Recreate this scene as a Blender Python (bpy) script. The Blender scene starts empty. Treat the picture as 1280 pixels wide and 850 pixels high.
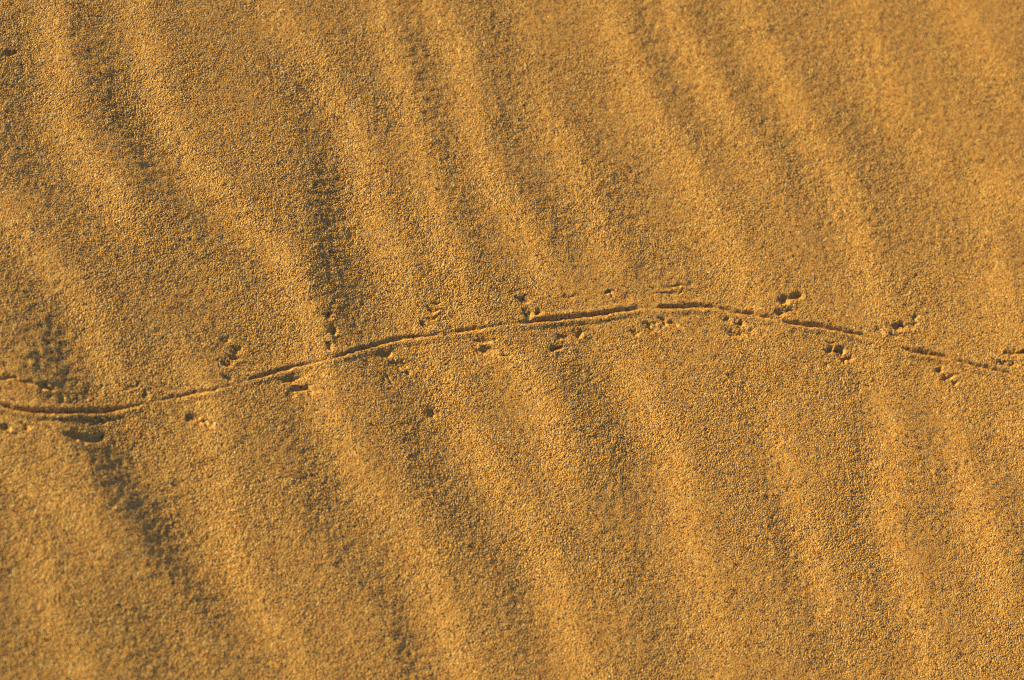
import bpy, math
import numpy as np
from mathutils import Vector, Matrix

rng = np.random.default_rng(7)
R = math.radians
scene = bpy.context.scene
COL = scene.collection

# ------------------------------------------------------------------ sizes
W, H = 1280.0, 850.0            # the photograph's own pixel grid, used to read off where things lie
FRAME_W = 0.45                  # metres of sand across the picture
PX = FRAME_W / W                # one photograph pixel on the sand, metres
LENS, SENSOR = 100.0, 36.0
DIST = FRAME_W * LENS / SENSOR
TILT = R(38)                    # between the view and the sand's normal
AWAY = np.array([0.55, 0.83]); AWAY /= np.linalg.norm(AWAY)     # the far side of the slope
SUN_ELEV = R(18)
SUN_TRAVEL = R(-37)             # direction the light travels over the sand (from +X, anticlockwise)

# ------------------------------------------------------------------ camera
pos = np.array([-AWAY[0]*math.sin(TILT), -AWAY[1]*math.sin(TILT), math.cos(TILT)]) * DIST
fwd = -pos / np.linalg.norm(pos)
right = np.array([1.0, 0, 0]) - fwd[0]*fwd; right /= np.linalg.norm(right)
up = np.cross(right, fwd)
cam_data = bpy.data.cameras.new('camera')
cam = bpy.data.objects.new('camera', cam_data); COL.objects.link(cam)
cam.matrix_world = Matrix(((right[0], up[0], -fwd[0], pos[0]),
                           (right[1], up[1], -fwd[1], pos[1]),
                           (right[2], up[2], -fwd[2], pos[2]), (0, 0, 0, 1)))
cam_data.lens = LENS; cam_data.sensor_width = SENSOR
cam_data.clip_start = 0.01; cam_data.clip_end = 5000
cam_data.dof.use_dof = True
cam_data.dof.focus_distance = DIST
cam_data.dof.aperture_fstop = 10.0
scene.camera = cam
FPX = W * LENS / SENSOR

def cup(x): return 0.063*.16*np.log(np.cosh(np.clip(x/.16, -40, 40)))      # the slope lies flatter to the left, leans to the sun on the right

def to_px(x, y, z=0.0):
    dx, dy, dz = x-pos[0], y-pos[1], z-pos[2]
    a = dx*right[0]+dy*right[1]+dz*right[2]
    b = dx*up[0]+dy*up[1]+dz*up[2]
    c = dx*fwd[0]+dy*fwd[1]+dz*fwd[2]
    c = np.maximum(c, 0.05)
    return W/2 + FPX*a/c, H/2 - FPX*b/c

def to_sand(px, py):
    d = (px-W/2)/FPX*right + (H/2-py)/FPX*up + fwd
    t = -pos[2]/d[2]
    p = pos + d*t
    return p[0], p[1]

# ------------------------------------------------------------------ where the ripples face and turn away from the sun
# polylines of (x, y, strength) in the photograph's pixels
BRIGHT = [
 [(66,-40,.7),(70,25,.9),(75,65,.9),(75,145,.8),(95,185,1.1),(130,225,1.1),(155,265,1.0),(172,285,.5)],
 [(170,-40,.6),(175,15,.7),(185,60,.9),(200,130,1.0),(220,170,.8),(250,215,.9),(285,250,.9),(310,280,.9),(350,320,1.0),(370,360,1.0),(390,400,.9),(397,450,1.0),(410,510,1.1),(430,555,1.1),(447,600,.9),(480,630,.5),(505,645,.7),(538,720,.9),(565,795,1.1),(590,860,.8)],
 [(330,-40,0.44),(350,20,0.66),(395,70,0.88),(420,120,1.21),(440,155,1.21),(455,200,1.10),(465,265,0.99),(495,320,0.88),(506,360,0.77),(530,420,0.55),(570,490,0.88),(590,540,0.99),(610,580,1.10),(640,625,0.77),(670,665,0.88),(695,735,1.10),(715,805,0.88),(745,860,0.66)],
 [(476,-40,0.60),(480,15,0.96),(490,65,1.08),(505,115,1.20),(520,165,1.08),(540,240,1.20),(555,300,1.08),(575,350,0.84),(605,430,0.72),(650,455,0.72),(680,505,1.08),(700,570,1.08),(720,620,0.48)],
 [(530,-40,0.48),(545,20,0.72),(575,60,1.08),(592,165,0.96),(605,210,1.08),(630,245,1.08),(655,290,0.72),(690,345,0.48)],
 [(655,20,.3),(672,110,.4),(700,165,.9),(725,215,.9),(745,270,.8),(765,320,.7)],
 [(760,-30,.5),(775,40,.9),(795,100,.9),(810,145,.7),(840,175,.8),(855,200,.8),(895,280,.8),(930,350,.8),(955,420,.4)],
 [(835,-30,.5),(845,25,.8),(865,65,1.0),(890,115,.9),(915,155,.7),(950,210,.4)],
 [(925,-30,.4),(940,25,.6),(965,75,.8),(990,130,.9),(1015,170,.8),(1045,225,.8),(1065,260,.8),(1085,330,.8),(1105,390,.4)],
 [(1075,-30,0.60),(1083,30,0.75),(1093,75,1.05),(1130,150,0.60),(1170,195,0.75),(1190,260,0.45)],
 [(1228,230,0.48),(1240,290,0.96),(1246,345,0.96),(1262,420,0.48)],
 [(790,455,0.64),(805,490,1.12),(830,535,1.28),(850,585,1.12),(862,675,0.96),(885,740,0.64),(905,830,0.48)],
 [(960,500,0.68),(978,560,1.19),(1005,640,1.19),(1020,695,1.19),(1035,750,0.85)],
 [(1092,450,0.64),(1100,490,1.28),(1115,540,1.28),(1108,650,0.96),(1130,710,1.12),(1145,765,0.80),(1160,850,0.48)],
 [(1185,500,0.54),(1197,565,0.90),(1215,625,1.08),(1236,675,1.08),(1250,760,0.72)],
 [(-40,225,.8),(0,265,1.0),(35,300,1.0),(90,360,.9),(115,390,.9),(128,440,.9),(145,475,.5)],
 [(225,440,.5),(248,475,.8),(268,535,1.0),(280,600,.6),(286,665,.8),(302,710,1.0),(327,765,.8),(370,815,.7),(400,870,.4)],
 [(-20,540,.6),(10,590,.8),(60,620,.9),(100,640,.9),(125,690,.5)],
 [(10,650,.4),(45,690,.6),(66,775,.8),(95,825,.8),(110,870,.6)],
 [(1180,-20,0.60),(1230,60,0.75),(1275,130,0.60)],
]
DARK = [
 [(70,-40,.3),(95,30,.5),(118,85,1.0),(132,120,1.1),(147,155,1.1),(165,185,1.1),(185,215,1.0),(215,250,.6),(250,285,.6),(285,310,.6),(320,345,.4)],
 [(2,60,.6),(5,100,.5)],
 [(-10,150,.5),(22,200,1.0),(47,230,.9),(75,270,.7),(130,295,.6),(170,330,.7),(205,350,.9),(222,370,.7),(260,410,.4),(300,445,.4)],
 [(345,70,.2),(352,90,.3),(375,130,.6),(380,160,.7),(382,200,.9),(394,235,1.2),(398,265,1.2),(396,300,1.3),(400,340,1.3),(408,370,1.3),(416,410,1.1),(445,445,.6),(490,480,.7),(512,530,.9),(527,590,.9),(557,635,.9),(582,665,.8),(615,700,.6),(640,760,.7),(660,830,.4)],
 [(365,540,.5),(377,575,.7),(387,610,.8),(397,660,.7),(435,705,.7),(480,745,.9),(492,780,1.3),(502,820,1.2),(515,870,.8)],
 [(60,500,.5),(92,545,1.1),(118,575,1.9),(132,610,1.9),(152,632,1.8),(180,655,1.8),(190,680,1.6),(205,700,1.3),(235,735,.7),(270,775,.6),(290,840,.5)],
 [(125,555,.5),(142,585,1.1),(160,615,1.2),(182,640,1.1),(205,672,1.0),(215,700,.6)],
 [(5,430,.5),(35,462,.8),(75,490,.9),(100,515,.9),(112,545,.9)],
 [(395,170,.2),(415,240,.5),(420,290,.6),(424,340,.6),(436,400,.5)],
 [(75,400,.4),(85,440,.6),(92,475,.6)],
 [(130,720,.3),(170,775,.7),(180,845,.9)],
 [(20,360,.4),(42,390,.8),(52,425,1.1),(50,455,1.0),(60,490,.8)],
 [(455,40,.35),(472,90,.4),(490,160,.45),(510,220,.45),(530,300,.5),(548,350,.4)],
 [(495,-20,.3),(512,50,.6),(532,110,.6),(552,185,.65),(572,260,.6),(602,320,.6),(625,360,.4)],
 [(600,-30,.3),(620,40,.55),(632,80,.6),(630,165,.55),(660,230,.6),(682,275,.8),(705,320,.6)],
 [(705,130,.3),(727,200,.6),(747,240,.7),(767,290,.7),(787,335,.5)],
 [(790,-10,.4),(802,40,.7),(827,85,.7),(842,120,.7),(862,165,.6),(882,205,.4)],
 [(855,-30,.4),(867,15,.7),(892,50,.5),(912,95,.5),(942,135,.65),(962,165,.85),(982,195,.85),(992,218,.6),(1012,275,.6),(1032,315,.5)],
 [(950,0,.3),(972,40,.5),(1022,90,.4),(1055,145,.4),(1080,190,.6),(1087,250,.55),(1107,310,.6),(1122,365,.6)],
 [(1062,0,0.36),(1072,40,0.72),(1079,78,0.78),(1112,120,0.48),(1147,165,0.42)],
 [(1235,120,.2),(1243,150,.3),(1250,190,.2)],
 [(1165,250,0.42),(1175,285,0.49),(1200,310,0.42),(1236,328,0.70)],
 [(690,425,0.44),(727,490,0.75),(737,525,0.62),(760,560,0.62),(775,600,0.50)],
 [(715,590,.25),(722,612,.4),(752,638,.45),(787,700,.65),(807,760,.7),(802,820,.6)],
 [(920,470,0.34),(937,520,0.80),(952,565,0.80),(962,610,0.80),(982,690,1.15),(992,735,0.92),(1007,790,0.80),(1017,830,0.69)],
 [(1060,450,0.50),(1067,480,0.75),(1077,525,0.88),(1072,580,0.75),(1072,645,0.69),(1087,700,0.62),(1107,765,0.62),(1117,830,0.75)],
 [(1150,530,0.39),(1158,560,0.65),(1182,600,0.72),(1172,642,0.52)],
 [(1262,610,0.42),(1272,648,0.70),(1282,700,0.42)],
]

def poly_field(X, Y, poly, left, rightw):
    best = np.full(X.shape, -1.0); 
    pts = poly
    for (x0, y0, s0), (x1, y1, s1) in zip(pts[:-1], pts[1:]):
        ex, ey = x1-x0, y1-y0
        t = np.clip(((X-x0)*ex+(Y-y0)*ey)/(ex*ex+ey*ey), 0, 1)
        qx, qy = x0+t*ex, y0+t*ey
        d2 = (X-qx)**2+(Y-qy)**2
        sg = np.where((X-qx)*ey-(Y-qy)*ex > 0, rightw, left)
        best = np.maximum(best, (s0+(s1-s0)*t)*np.exp(-.5*d2/(sg*sg)))
    return np.maximum(best, 0)

# ------------------------------------------------------------------ uniform fine grid over the part of the sand seen closely
corners = np.array([to_sand(x, y) for x, y in ((0, 0), (W, 0), (0, H), (W, H))])
lo, hi = corners.min(0), corners.max(0)
ext = hi-lo
FINE = PX*0.60
mar = ext*0.05
flo, fhi = lo-mar, hi+mar
nx, ny = (np.ceil((fhi-flo)/FINE)).astype(int)
PAD = 260
UX = flo[0]+(np.arange(nx+2*PAD)-PAD)*FINE
UY = flo[1]+(np.arange(ny+2*PAD)-PAD)*FINE
NX, NY = len(UX), len(UY)

def bil(A, fx, fy):          # A[y,x] sampled at float indices (broadcast)
    fx = np.clip(fx, 0, A.shape[1]-1.001); fy = np.clip(fy, 0, A.shape[0]-1.001)
    ix = fx.astype(int); iy = fy.astype(int); tx = fx-ix; ty = fy-iy
    return (A[iy, ix]*(1-tx)*(1-ty)+A[iy, ix+1]*tx*(1-ty)+A[iy+1, ix]*(1-tx)*ty+A[iy+1, ix+1]*tx*ty)

CS = 6
cx = UX[0]+np.arange(NX//CS+3)*FINE*CS
cy = UY[0]+np.arange(NY//CS+3)*FINE*CS
CX, CY = np.meshgrid(cx, cy)
QX, QY = to_px(CX, CY, cup(CX)+PX)
S = np.zeros_like(QX); Dm = np.zeros_like(QX)
for sh in (-1290, 0, 1290):
    for b in BRIGHT:
        S += 0.178*poly_field(QX, QY, [(x+sh, y, min(s, 1.05)**.8) for x, y, s in b], 20, 12)
    for b in DARK:
        f = poly_field(QX, QY, [(x+sh, y, s**.85) for x, y, s in b], 14, 28)
        S -= 0.108*f; Dm += f
ex = np.minimum(np.arange(NX), np.arange(NX)[::-1])/120.0
ey = np.minimum(np.arange(NY), np.arange(NY)[::-1])/120.0
win = np.clip(ex, 0, 1)[None, :]*np.clip(ey, 0, 1)[:, None]
gx, gy = np.meshgrid(np.arange(NX)/CS, np.arange(NY)/CS)
Sf = bil(S, gx, gy); DARKM = bil(Dm, gx, gy)
Sf -= Sf[PAD:-PAD, PAD:-PAD].mean(); Sf *= win

kx = 2*np.pi*np.fft.fftfreq(NX, FINE)[None, :]; ky = 2*np.pi*np.fft.fftfreq(NY, FINE)[:, None]
ks = kx*math.cos(SUN_TRAVEL)+ky*math.sin(SUN_TRAVEL)
k0 = 2*np.pi/(1100*PX)
kk = np.sqrt(kx*kx+ky*ky)
reg = k0**2 + (0.04*kk)**2
HF = np.fft.fft2(Sf)*(-1j*ks)/(ks*ks+reg)
RIP = np.real(np.fft.ifft2(HF))

_d = np.real(np.fft.ifft2(HF*1j*ks))[PAD:-PAD, PAD:-PAD]; _s = Sf[PAD:-PAD, PAD:-PAD]
print('SLOPE', nx, ny, _s.std(), _d.std(), np.corrcoef(_s.ravel(), _d.ravel())[0, 1], 'relief px', RIP[PAD:-PAD, PAD:-PAD].std()/PX)

def smooth_noise(sig_px, seed, stretch=1.0, ang=0.0):
    r = np.random.default_rng(seed)
    n = r.standard_normal((NY, NX))
    s = sig_px*PX
    ka = kx*math.cos(ang)+ky*math.sin(ang); kb = -kx*math.sin(ang)+ky*math.cos(ang)
    g = np.exp(-.5*s*s*((ka*stretch)**2+kb**2))
    n = np.real(np.fft.ifft2(np.fft.fft2(n)*g))
    return n/n.std()

lump = 0.30*smooth_noise(2.6, 1)+0.20*smooth_noise(6.0, 2)+0.15*smooth_noise(16, 3)
gmod = np.clip(1.0+0.22*smooth_noise(24, 4), .5, 1.6)
RIP = RIP + PX*lump*(0.55+0.45*np.clip(DARKM, 0, 1.3))*0.9

# ------------------------------------------------------------------ grains: every grain a cap standing out of the sheet
def grains(X, Y, g, seed, rmin, rmax, zspread):
    r = np.random.default_rng(seed)
    x0, y0 = X.min()-3*g, Y.min()-3*g
    n1 = int((X.max()-x0)/g)+5; n2 = int((Y.max()-y0)/g)+5
    jx, jy = r.random((n2, n1)), r.random((n2, n1))
    rad = (rmin+(rmax-rmin)*r.random((n2, n1))**2.2)*g
    z = r.random((n2, n1))*zspread*g
    asp = 0.75+0.5*r.random((n2, n1)); th = r.random((n2, n1))*np.pi
    tilt1, tilt2 = r.normal(0, .28, (n2, n1)), r.normal(0, .28, (n2, n1))
    ident = np.arange(n2*n1).reshape(n2, n1)
    ix = ((X-x0)/g).astype(np.int32); iy = ((Y-y0)/g).astype(np.int32)
    best = np.zeros(X.shape, np.float64); who = np.full(X.shape, -1, np.int64)
    for dy in (-1, 0, 1):
        for dx in (-1, 0, 1):
            a, b = iy+dy, ix+dx
            ux = X-(x0+(b+jx[a, b])*g); uy = Y-(y0+(a+jy[a, b])*g)
            c, s = np.cos(th[a, b]), np.sin(th[a, b])
            va = (ux*c+uy*s)/asp[a, b]; vb = (-ux*s+uy*c)*asp[a, b]
            rr = rad[a, b]
            q = 1-(va*va+vb*vb)/(rr*rr)
            hgt = np.where(q > 0, z[a, b]+rr*np.sqrt(np.maximum(q, 0))+tilt1[a, b]*ux+tilt2[a, b]*uy, -1)
            m = hgt > best
            best[m] = hgt[m]; who[m] = ident[a, b][m]
    return best, who, n1*n2

FX, FY = np.meshgrid(UX[PAD:PAD+nx], UY[PAD:PAD+ny])
GR = 1.6*PX
gh, gid, ng = grains(FX, FY, GR, 11, .38, .92, .6)
tone = np.random.default_rng(21).random((ng+1, 3)).astype(np.float32)
tone[-1] = (.35, .35, .5)
GT = tone[gid]                                  # three random numbers per grain
GRAIN = gh*0.31*gmod[PAD:PAD+ny, PAD:PAD+nx]

# ------------------------------------------------------------------ the animal's tracks
TAIL = [   # (polyline of x, y, depth), depth in pixels; breaks between them where the tail lifted
 [(-40,490,3.4),(0,505,3.6),(17,510,3.9),(40,513,4.1),(71,514.5,4.1),(102,514,4.0),(127,514,3.8),(150,511,2.8),(172,506.5,1.2)],
 [(200,500,.8),(209,498,1.7),(234,493,1.9),(268,487,1.4),(282,483,.5)],
 [(309,475,.8),(318,472,2.4),(336,467,2.8),(359,460,2.4),(381,455,1.8),(403,450.5,.8)],
 [(420,446,1.2),(428,443,2.6),(443,438,2.9),(466,432,2.9),(483,427,2.9),(505,422.5,2.3),(539,419,1.5),(552,417,.5)],
 [(566,415,.8),(575,413.5,2.8),(593,411,3.0),(615,408,1.6),(628,406,.6)],
 [(650,403,.8),(660,402,3.6),(680,399.6,3.9),(714,396,3.8),(742,394,3.6),(771,388.6,3.8),(790,386,3.0),(802,384.5,1.0)],
 [(820,384.8,.8),(830,384,3.2),(849,383,3.8),(868,382.5,3.6),(886,382.6,2.4),(903,386.5,1.6),(920,390,2.8),(940,392.5,3.4),(956,396.5,3.0),(968,399,1.0)],
 [(980,402.5,.8),(990,404,2.8),(1016,406,3.6),(1045,411,3.2),(1060,414.5,2.4),(1073,417,2.6),(1090,423,1.4),(1100,427,.5)],
 [(1128,435.5,.8),(1138,437.5,3.0),(1158,441,3.6),(1176,444.5,3.0),(1190,448,1.2)],
 [(1191,450,.9),(1210,454,2.0),(1228,458,3.0),(1245,462,2.7),(1259,466,2.0),(1275,471,1.0),(1320,482,1.2)],
]
# footprints: label + toe marks (x, y, length, width, angle in the picture (clockwise), depth), in pixels
PRINTS = [
 ("three blunt separate toe dimples just under the outermost stretch of the deepest tail groove length",
  [(8,534,10,6,20,3.0),(30,531,9,6,35,2.2),(18,541,10,5,15,1.6)]),
 ("three drawn-out scratchy strokes above the deepest length of tail groove",
  [(7,471,20,5,3,2.2),(29,475.5,14,5.5,12,2.2),(55,482,22,7.5,14,3.4),(75,497,5,14,-8,1.6)]),
 ("broad dark print under the deepest tail groove length, heading the darkest ripple trough",
  [(90,544,18,7,12,3.4),(110,549,18,9,15,3.6),(123,544,12,6,0,2.6),(122,525,34,4,-4,2.0)]),
 ("two faint nicks above the tail groove where its deepest length ends",
  [(167,481,18,4,-22,1.4),(182.5,493,5,9,0,2.0)]),
 ("loose column of five toe dimples above the tail groove's faint second length",
  [(281,424,8,5,10,2.2),(295,436,10,6,15,2.6),(292.5,445,11,6,8,3.2),(282,453,14,8,15,3.4),(285,471,9,5,20,2.4)]),
 ("compact row of three dimples below the tail groove's faint second length",
  [(240,521,12,9,20,3.4),(251,525,10,7,20,3.0),(260.5,528.5,8,6,25,2.4)]),
 ("three long toe strokes on a bright ripple crest just under the tail groove",
  [(364,473,20,7,-10,3.0),(374,485.5,16,8,-12,3.2),(388,488,13,5,8,2.4),(363,493,9,5,30,1.6)]),
 ("dimples trailing down right under the tail groove, beside the foot of the steep dark ripple",
  [(480,442,12,9,5,3.4),(494,452,15,8,20,2.8),(504,457,12,6,15,2.2),(511,464,7,5,0,1.8),(484,474,18,4.5,42,1.8)]),
 ("vertical string of three dark dimples down the steep ripple face above the tail groove",
  [(411,432,8,8,20,2.8),(416,411,10,9,25,3.0),(410,393,9,5,0,2.2)]),
 ("three small toe marks climbing above the tail groove before its short isolated length",
  [(543.5,377.5,9,5,5,2.2),(540,386,11,5,10,2.6),(531,405.5,12,7,20,2.8),(539,396,20,3.5,-12,1.0)]),
 ("two stacked horizontal strokes below the short isolated length of tail groove",
  [(604,424.5,17,6.5,5,3.0),(607,437,19,7.5,10,3.4),(624,442,16,4,5,1.4),(637,429,7,4,0,1.0)]),
 ("triangle of three toe dimples above the start of the longest dark tail groove length",
  [(653.5,374.5,13,8,10,3.4),(659,392.5,9,8,30,3.0),(672.5,388,6,6,0,2.6),(648,363,16,4,-10,.9)]),
 ("arc of four toe marks below the middle of the longest dark tail groove length",
  [(703.5,420.5,12,6,20,2.6),(694,434,13,6,-8,2.6),(724.5,415.5,10,7,15,3.0),(740,421,14,4,28,1.6)]),
 ("faint pair of shallow nicks high above the longest tail groove length",
  [(760.5,364,9,6,10,2.4),(711,369,12,5,-5,1.6),(783,371,6,9,0,1.0)]),
 ("four toe marks below the gap between the longest groove length and the arch's top",
  [(814.5,407.5,17,7.5,18,3.4),(794.5,414.5,11,5,12,2.4),(828.5,400,10,6,25,2.8),(841.5,403,11,6,30,2.6),(823,416,18,4,8,1.2)]),
 ("very faint scuffed print above the top of the tail groove's arch",
  [(844,356.5,20,4,-4,1.8),(838,365,28,3.5,-4,1.2),(863,352,7,5,30,1.0)]),
 ("print of four dimples in a diamond below the down-sloping tail groove past the arch",
  [(919,414.5,19,7.5,12,3.4),(924.5,404.5,11,6,20,2.8),(936,412,11,6,35,2.2),(909.5,399,8,5,25,1.8)]),
 ("crisp print of five separate toe dots above the down-sloping tail groove past the arch",
  [(979,373.5,9,7,0,3.2),(997,368.5,9,7,10,3.2),(988,371.5,10,5,-10,2.4),(973.5,389.5,8,7,0,3.0),(987,387,13,5,-8,2.2)]),
 ("one bold flat dimple with faint nicks above the tail groove's widest gap",
  [(1125,406.5,20,7,4,3.4),(1142,396,10,5,35,2.0),(1143,404,7,4,0,1.6),(1119,419,10,5,15,1.8),(1099,412,9,5,25,1.4)]),
 ("bold pair of deep dark dimples below the straight length before the groove's widest gap",
  [(1049.5,437,9,9,25,4.4),(1058,446.5,10,8,10,4.2),(1037,436,8,6,10,2.4),(1036,426.5,11,4,10,1.6),(1033,454,6,7,20,1.6)]),
 ("lone slanting slot of merged toes below the last short tail groove lengths",
  [(1174.5,461.5,9,7,10,3.0),(1184.5,469.5,11,8,15,3.8),(1195,476,8,6,10,2.4)]),
 ("two short double strokes just above the thin tapering end of the tail groove",
  [(1265,440.5,13,6,0,2.8),(1278,439,9,5,-5,2.4),(1251,452.5,9,6,10,2.4),(1263,454,12,5,5,1.8)]),
]
DIMPLES = [
 ("lone dark round dimple in open sand far below the tail groove, left of the middle", (538.5,515,11,9,10,3.6)),
 ("small dark nick alone in the open sand near the top left corner", (13,66,12,5,-15,2.8)),
]

PXX, PXY = to_px(FX, FY, cup(FX)+RIP[PAD:PAD+ny, PAD:PAD+nx]+PX*.8)
band = np.where(((PXY > 330) & (PXY < 570)).any(1))[0]
r0, r1 = max(0, band.min()-5), min(ny, band.max()+6)
XX, YY = PXX.copy(), PXY.copy()
# grains make every edge of the marks ragged
wob1 = bil(smooth_noise(2.2, 31), *np.meshgrid(PAD+np.arange(nx), PAD+np.arange(ny)))*0.7
wob2 = bil(smooth_noise(2.2, 32), *np.meshgrid(PAD+np.arange(nx), PAD+np.arange(ny)))*0.7
XX += wob1; YY += wob2
PRESS = np.zeros_like(FX)            # pixels of height
QUIET = np.zeros_like(FX)            # where the pressed sand is smoother
LAB = np.zeros(FX.shape, np.int32)   # which mark a vertex belongs to
LABW = np.full(FX.shape, 0.0)
marks = []                           # label index -> (thing key, part name)

def add_mark(thing, part):
    marks.append((thing, part)); return len(marks)

def window(x0, x1, y0, y1):
    m = (PXX > x0) & (PXX < x1) & (PXY > y0) & (PXY < y1)
    ys = np.where(m.any(1))[0]; xs = np.where(m.any(0))[0]
    if len(ys) == 0: return None
    return slice(ys[0], ys[-1]+1), slice(xs[0], xs[-1]+1)

TAIL2 = [list(t) for t in TAIL]
for a_, b_ in zip(TAIL2[:-1], TAIL2[1:]):        # the tail only brushed the sand between the deep lengths
    mx, my = (a_[-1][0]+b_[0][0])/2, (a_[-1][1]+b_[0][1])/2
    a_.append((mx, my, .12)); b_.insert(0, (mx-1, my, .12))
for seg in TAIL2:
    xs = [p[0] for p in seg]; ys = [p[1] for p in seg]
    w = window(min(xs)-22, max(xs)+22, min(ys)-24, max(ys)+24)
    if w is None: continue
    X, Y = PXX[w]+.6*wob1[w], PXY[w]+.6*wob2[w]
    dep = np.zeros_like(X); dist = np.full_like(X, 1e9); sd = np.zeros_like(X)
    for (x0, y0, s0), (x1, y1, s1) in zip(seg[:-1], seg[1:]):
        ex_, ey_ = x1-x0, y1-y0; L = math.hypot(ex_, ey_)
        t = ((X-x0)*ex_+(Y-y0)*ey_)/(L*L); tc = np.clip(t, 0, 1)
        dx, dy = X-(x0+tc*ex_), Y-(y0+tc*ey_)
        d = np.hypot(dx, dy)
        sgn = np.sign(ex_*dy-ey_*dx)                 # + below the line in the picture
        m = d < dist
        dist[m] = d[m]; dep[m] = (s0+(s1-s0)*tc)[m]; sd[m] = (sgn*d)[m]
    dep = dep*(1.05+0.25*np.clip((X-850)/250, 0, 1))
    wd = 1.8+0.18*dep
    c = sd
    groove = -dep*0.84*np.exp(-(np.abs(c)/wd)**2.1)
    berm = dep*0.34*np.exp(-.5*((c-wd*2.1)/2.8)**2)+dep*0.22*np.exp(-.5*((c+wd*2.0)/2.8)**2)
    # a second faint line under the first, pressed by the other edge of the tail
    groove2 = -dep*0.08*np.exp(-.5*((c-wd*2.1-6.0)/1.6)**2)
    PRESS[w] += groove+berm+groove2
    QUIET[w] = np.maximum(QUIET[w], np.clip(dep/3, 0, 1)*np.exp(-.5*(c/(wd*1.1))**2))
    gi = add_mark('tail', 'groove'); ri = add_mark('tail', 'raised_rim')
    vis = dep > 0.38
    lab = LAB[w]; lw = LABW[w]
    m = vis & (np.abs(c) < wd*1.15) & (lw < 2); lab[m] = gi; lw[m] = 2
    m = vis & (c >= wd*1.15) & (c < wd*2.1+3.2) & (lw < 1); lab[m] = ri; lw[m] = 1

def toe(thing, part, spec):
    x, y, L, wdt, a, dep = spec
    lean = 1.0+0.25*min(max((x-850)/250, 0), 1)           # pressed deeper on the side of the slope that leans to the sun
    x += 1.0; y += 0.8; L *= 1.28; wdt = wdt*1.0+.6; dep *= 1.22*lean
    w = window(x-L*1.3-12, x+L*1.3+12, y-L*1.3-12, y+L*1.3+12)
    if w is None: return
    X, Y = XX[w]+.65*wob1[w]-x, YY[w]+.65*wob2[w]-y
    ca, sa = math.cos(R(a)), math.sin(R(a))
    u, v = X*ca+Y*sa, -X*sa+Y*ca
    e = np.sqrt((u/(L*.5))**2+(v/(wdt*.5))**2)
    pit = -dep*0.95*np.exp(-(e/1.0)**2.2)
    e2 = np.sqrt((u/(L*.5+3.0))**2+((v)/(wdt*.5+3.0))**2)
    lee = np.clip(0.55+0.45*(v/(np.abs(v)+np.abs(u)*.4+1e-6)), .15, 1)
    rim = dep*0.11*lee*np.exp(-.5*((e2-1.05)/.26)**2)
    PRESS[w] += pit+rim
    QUIET[w] = np.maximum(QUIET[w], 0.08*np.clip(dep/3, 0, 1)*np.exp(-e*e))
    i = add_mark(thing, part)
    lab = LAB[w]; lw = LABW[w]
    if part and dep >= 2.0:
        j = add_mark(thing, 'raised_rim')
        m = (e >= 1.25) & (e2 < 1.35) & (lw < 1.5); lab[m] = j; lw[m] = 1.5
    val = 3.5-e
    m = (e < 1.25) & (val > lw); lab[m] = i; lw[m] = val[m]

for k, (label, toes) in enumerate(PRINTS):
    for t in toes: toe(('print', k), 'toe_mark', t)
for k, (label, t) in enumerate(DIMPLES):
    toe(('dimple', k), None, t)

ZF = RIP[PAD:PAD+ny, PAD:PAD+nx] + PRESS*PX + GRAIN*(1-0.45*QUIET)

# ------------------------------------------------------------------ material
def sand_material():
    m = bpy.data.materials.new('sand'); m.use_nodes = True
    nt = m.node_tree; N = nt.nodes; L = nt.links
    bs = N['Principled BSDF']
    at = N.new('ShaderNodeAttribute'); at.attribute_name = 'grain'
    sp = N.new('ShaderNodeSeparateXYZ'); L.new(at.outputs['Vector'], sp.inputs[0])
    rp = N.new('ShaderNodeValToRGB'); cr = rp.color_ramp
    stops = [(0.0, (.035, .021, .016)), (.08, (.085, .032, .017)), (.19, (.26, .092, .021)), (.36, (.42, .165, .030)),
             (.60, (.47, .212, .037)), (.78, (.44, .227, .048)), (.91, (.38, .212, .070)), (1.0, (.66, .44, .19))]
    cr.elements[0].position, cr.elements[0].color = stops[0][0], (*stops[0][1], 1)
    cr.elements[1].position, cr.elements[1].color = stops[-1][0], (*stops[-1][1], 1)
    for p, c in stops[1:-1]:
        e = cr.elements.new(p); e.color = (*c, 1)
    L.new(sp.outputs['X'], rp.inputs['Fac'])
    mul = N.new('ShaderNodeMapRange'); mul.inputs['To Min'].default_value = .78; mul.inputs['To Max'].default_value = 1.16
    L.new(sp.outputs['Y'], mul.inputs['Value'])
    vm = N.new('ShaderNodeVectorMath'); vm.operation = 'SCALE'
    L.new(rp.outputs['Color'], vm.inputs[0]); L.new(mul.outputs['Result'], vm.inputs['Scale'])
    L.new(vm.outputs['Vector'], bs.inputs['Base Color'])
    ro = N.new('ShaderNodeMapRange'); ro.inputs['To Min'].default_value = .32; ro.inputs['To Max'].default_value = .85
    L.new(sp.outputs['Z'], ro.inputs['Value']); L.new(ro.outputs['Result'], bs.inputs['Roughness'])
    bs.inputs['Specular IOR Level'].default_value = 0.45
    tc = N.new('ShaderNodeTexCoord')
    geo = N.new('ShaderNodeNewGeometry')
    nz = N.new('ShaderNodeTexNoise'); nz.inputs['Scale'].default_value = 1900; nz.inputs['Detail'].default_value = 3
    L.new(geo.outputs['Position'], nz.inputs['Vector'])
    bp = N.new('ShaderNodeBump'); bp.inputs['Strength'].default_value = .35; bp.inputs['Distance'].default_value = .0003
    L.new(nz.outputs['Fac'], bp.inputs['Height']); L.new(bp.outputs['Normal'], bs.inputs['Normal'])
    return m
SAND = sand_material()

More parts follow.
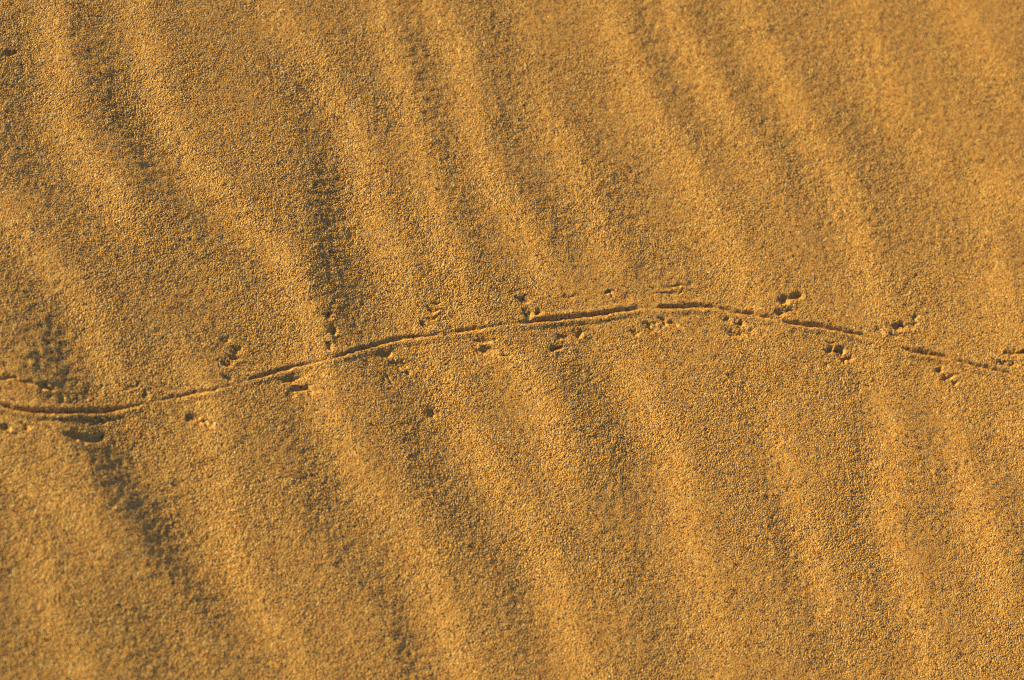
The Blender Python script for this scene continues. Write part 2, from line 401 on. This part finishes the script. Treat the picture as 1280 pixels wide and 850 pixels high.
# ------------------------------------------------------------------ whole sheet: the fine grid with rows and columns widening outwards to the horizon
def widen(a, side):
    out = []; st = FINE; p = a
    while abs(p-a) < 2500:
        st *= 1.09 if abs(p-a) < 1 else 1.5
        p += side*st; out.append(p)
    return np.array(out)
gxL, gxR = widen(UX[PAD], -1)[::-1], widen(UX[PAD+nx-1], 1)
gyL, gyR = widen(UY[PAD], -1)[::-1], widen(UY[PAD+ny-1], 1)
AX = np.concatenate([gxL, UX[PAD:PAD+nx], gxR]); AY = np.concatenate([gyL, UY[PAD:PAD+ny], gyR])
MX, MY = len(AX), len(AY)
ox, oy = len(gxL), len(gyL)
GX, GY = np.meshgrid(AX, AY)
fx, fy = (GX-UX[0])/FINE, (GY-UY[0])/FINE
ins = np.clip(np.minimum(np.minimum(fx, NX-1-fx), np.minimum(fy, NY-1-fy))/100, 0, 1)
Z = bil(RIP, fx, fy)*ins
dun = 0.35*np.sin(GX*.21+.4)*np.sin(GY*.17+1.0)+1.8*np.sin(GX*.031+1)*np.sin(GY*.027)
far = np.clip((np.hypot(GX, GY)-1.5)/20, 0, 1)
Z += dun*far
Z += cup(GX)*(1-far)
Z += PX*1.5                                           # mean height of the grain layer
Z[oy:oy+ny, ox:ox+nx] = ZF + cup(FX)
GA = np.random.default_rng(5).random((MY, MX, 3)).astype(np.float32)
GA[oy:oy+ny, ox:ox+nx] = GT
VL = np.zeros((MY, MX), np.int32); VL[oy:oy+ny, ox:ox+nx] = LAB
V = np.stack([GX, GY, Z], -1).reshape(-1, 3)
GA = GA.reshape(-1, 3)
ii = np.arange(MX*MY).reshape(MY, MX)
Q = np.stack([ii[:-1, :-1], ii[:-1, 1:], ii[1:, 1:], ii[1:, :-1]], -1).reshape(-1, 4)
FL = VL[:-1, :-1].reshape(-1)                          # a face goes to the mark of its first corner

def sheet(name, faces, origin, parent=None):
    used, inv = np.unique(faces.reshape(-1), return_inverse=True)
    n, f = len(used), len(faces)
    me = bpy.data.meshes.new(name)
    me.vertices.add(n); me.loops.add(f*4); me.polygons.add(f)
    me.vertices.foreach_set('co', (V[used]-np.asarray(origin)).astype(np.float32).reshape(-1))
    me.loops.foreach_set('vertex_index', inv.astype(np.int32).reshape(-1))
    me.polygons.foreach_set('loop_start', np.arange(0, f*4, 4, dtype=np.int32))
    me.update(calc_edges=True)
    me.polygons.foreach_set('use_smooth', np.zeros(f, bool))
    a = me.attributes.new('grain', 'FLOAT_VECTOR', 'POINT')
    a.data.foreach_set('vector', GA[used].astype(np.float32).reshape(-1))
    me.materials.append(SAND)
    o = bpy.data.objects.new(name, me); COL.objects.link(o)
    if parent is None: o.location = tuple(float(c) for c in origin)
    else: o.parent = parent
    return o

ground = sheet('sand_ground', Q[FL == 0], (0, 0, 0))
ground['kind'] = 'structure'
ground['label'] = 'golden rippled sand with coarse grains in low sunlight'

def empty(name, label, cat, loc):
    e = bpy.data.objects.new(name, None); COL.objects.link(e)
    e.empty_display_size = .01
    e.location = tuple(float(c) for c in loc); e['label'] = label; e['category'] = cat
    return e

by_thing = {}
for i, (th, part) in enumerate(marks, 1):
    by_thing.setdefault(th, []).append((i, part))
order = np.argsort(FL, kind='stable'); sFL = FL[order]
def faces_of(i):
    a, b = np.searchsorted(sFL, [i, i+1])
    return Q[order[a:b]]
for th, parts in by_thing.items():
    fs = [(p, faces_of(i)) for i, p in parts]
    fs = [(p, f) for p, f in fs if len(f) >= 6 or (p is None and len(f))]
    if not fs: continue
    allv = np.concatenate([f.reshape(-1) for _, f in fs])
    o = V[allv].mean(0).astype(np.float32).astype(np.float64)
    if th == 'tail':
        e = empty('tail_drag_trail', 'long wavering tail groove crossing the rippled sand between two rows of footprints', 'animal trail', o)
        for p, f in fs: sheet(p, f, o, e)
    elif th[0] == 'print':
        e = empty('footprint', PRINTS[th[1]][0], 'footprint', o)
        e['group'] = 'small footprints either side of the tail trail'
        for p, f in fs: sheet(p, f, o, e)
    else:
        d = sheet('dimple', fs[0][1], o)
        d['label'] = DIMPLES[th[1]][0]; d['category'] = 'dimple'; d['group'] = 'lone dimples in the sand'

# stray marks that ended up too small to stand alone go back to the sheet
small = [i for i, (th, p) in enumerate(marks, 1) if p is not None and 0 < np.count_nonzero(FL == i) < 6]
if small:
    rest = np.concatenate([faces_of(i) for i in small])
    s = sheet('sand_ground', rest, (0, 0, 0)); s['kind'] = 'structure'

# ------------------------------------------------------------------ a few grains big enough to see one by one
def stone_material(name, c):
    m = bpy.data.materials.new(name); m.use_nodes = True
    N = m.node_tree.nodes; L = m.node_tree.links; bs = N['Principled BSDF']
    geo = N.new('ShaderNodeNewGeometry'); nz = N.new('ShaderNodeTexNoise'); nz.inputs['Scale'].default_value = 2500
    L.new(geo.outputs['Position'], nz.inputs['Vector'])
    rp = N.new('ShaderNodeValToRGB')
    rp.color_ramp.elements[0].color = (*[v*.7 for v in c], 1); rp.color_ramp.elements[1].color = (*[v*1.2 for v in c], 1)
    L.new(nz.outputs['Fac'], rp.inputs['Fac']); L.new(rp.outputs['Color'], bs.inputs['Base Color'])
    bs.inputs['Roughness'].default_value = .5
    return m
import bmesh
DARKS = stone_material('slate_grain', (.10, .105, .12))
PEBBLES = [
 (941,509,1.9,DARKS,"tiny blue-grey pebble alone in open sand below the tail groove's arch"),
 (448,727,1.9,DARKS,"tiny slate pebble on the sunlit flank far below the steep dark ripple"),
 (213,603,1.9,DARKS,"tiny grey pebble beside the darkest ripple trough"),
]
for n, (px_, py_, rr, mt, lab_) in enumerate(PEBBLES):
    k = int(np.argmin((PXX-px_)**2+(PXY-py_)**2)); jy_, jx_ = divmod(k, nx)
    bm = bmesh.new(); bmesh.ops.create_icosphere(bm, subdivisions=3, radius=rr*PX)
    rg = np.random.default_rng(90+n); ax = rg.normal(size=(5, 3))
    for v in bm.verts:
        d = np.array(v.co)/(rr*PX)
        f = 1+.10*sum(math.sin(2.2*float(d@a_)+i) for i, a_ in enumerate(ax))
        v.co = v.co*f; v.co.z *= .75
    me = bpy.data.meshes.new('pebble'); bm.to_mesh(me); bm.free(); me.materials.append(mt)
    me.polygons.foreach_set('use_smooth', np.ones(len(me.polygons), bool))
    o = bpy.data.objects.new('pebble', me); COL.objects.link(o)
    o.location = (float(FX[jy_, jx_]), float(FY[jy_, jx_]), float(Z[oy+jy_, ox+jx_]+rr*PX*.05))
    o['label'] = lab_; o['category'] = 'pebble'; o['group'] = 'stray pebbles on the sand'

# ------------------------------------------------------------------ light
world = bpy.data.worlds.new('World'); scene.world = world; world.use_nodes = True
nt = world.node_tree
bg = nt.nodes['Background']; bg.inputs['Strength'].default_value = 0.085
sky = nt.nodes.new('ShaderNodeTexSky'); sky.sky_type = 'NISHITA'; sky.sun_disc = False
to_sun = Vector((-math.cos(SUN_TRAVEL)*math.cos(SUN_ELEV), -math.sin(SUN_TRAVEL)*math.cos(SUN_ELEV), math.sin(SUN_ELEV)))
sky.sun_elevation = SUN_ELEV
sky.sun_rotation = math.atan2(to_sun.x, to_sun.y)
sky.air_density = 1.4; sky.dust_density = 0.4; sky.ozone_density = 3.5
nt.links.new(sky.outputs[0], bg.inputs['Color'])
sd_ = bpy.data.lights.new('sun', 'SUN'); sd_.energy = 5.0; sd_.angle = R(0.5); sd_.color = (1.0, .90, .31)
so = bpy.data.objects.new('sun', sd_); COL.objects.link(so)
so.rotation_euler = to_sun.to_track_quat('Z', 'Y').to_euler()

vs = scene.view_settings
vs.view_transform = 'Standard'; vs.look = 'None'; vs.gamma = 1; vs.use_curve_mapping = False
vs.exposure = 1.03
scene.cycles.max_bounces = 4
scene.cycles.diffuse_bounces = 1
scene.cycles.use_denoising = False
scene.cycles.filter_width = 1.1
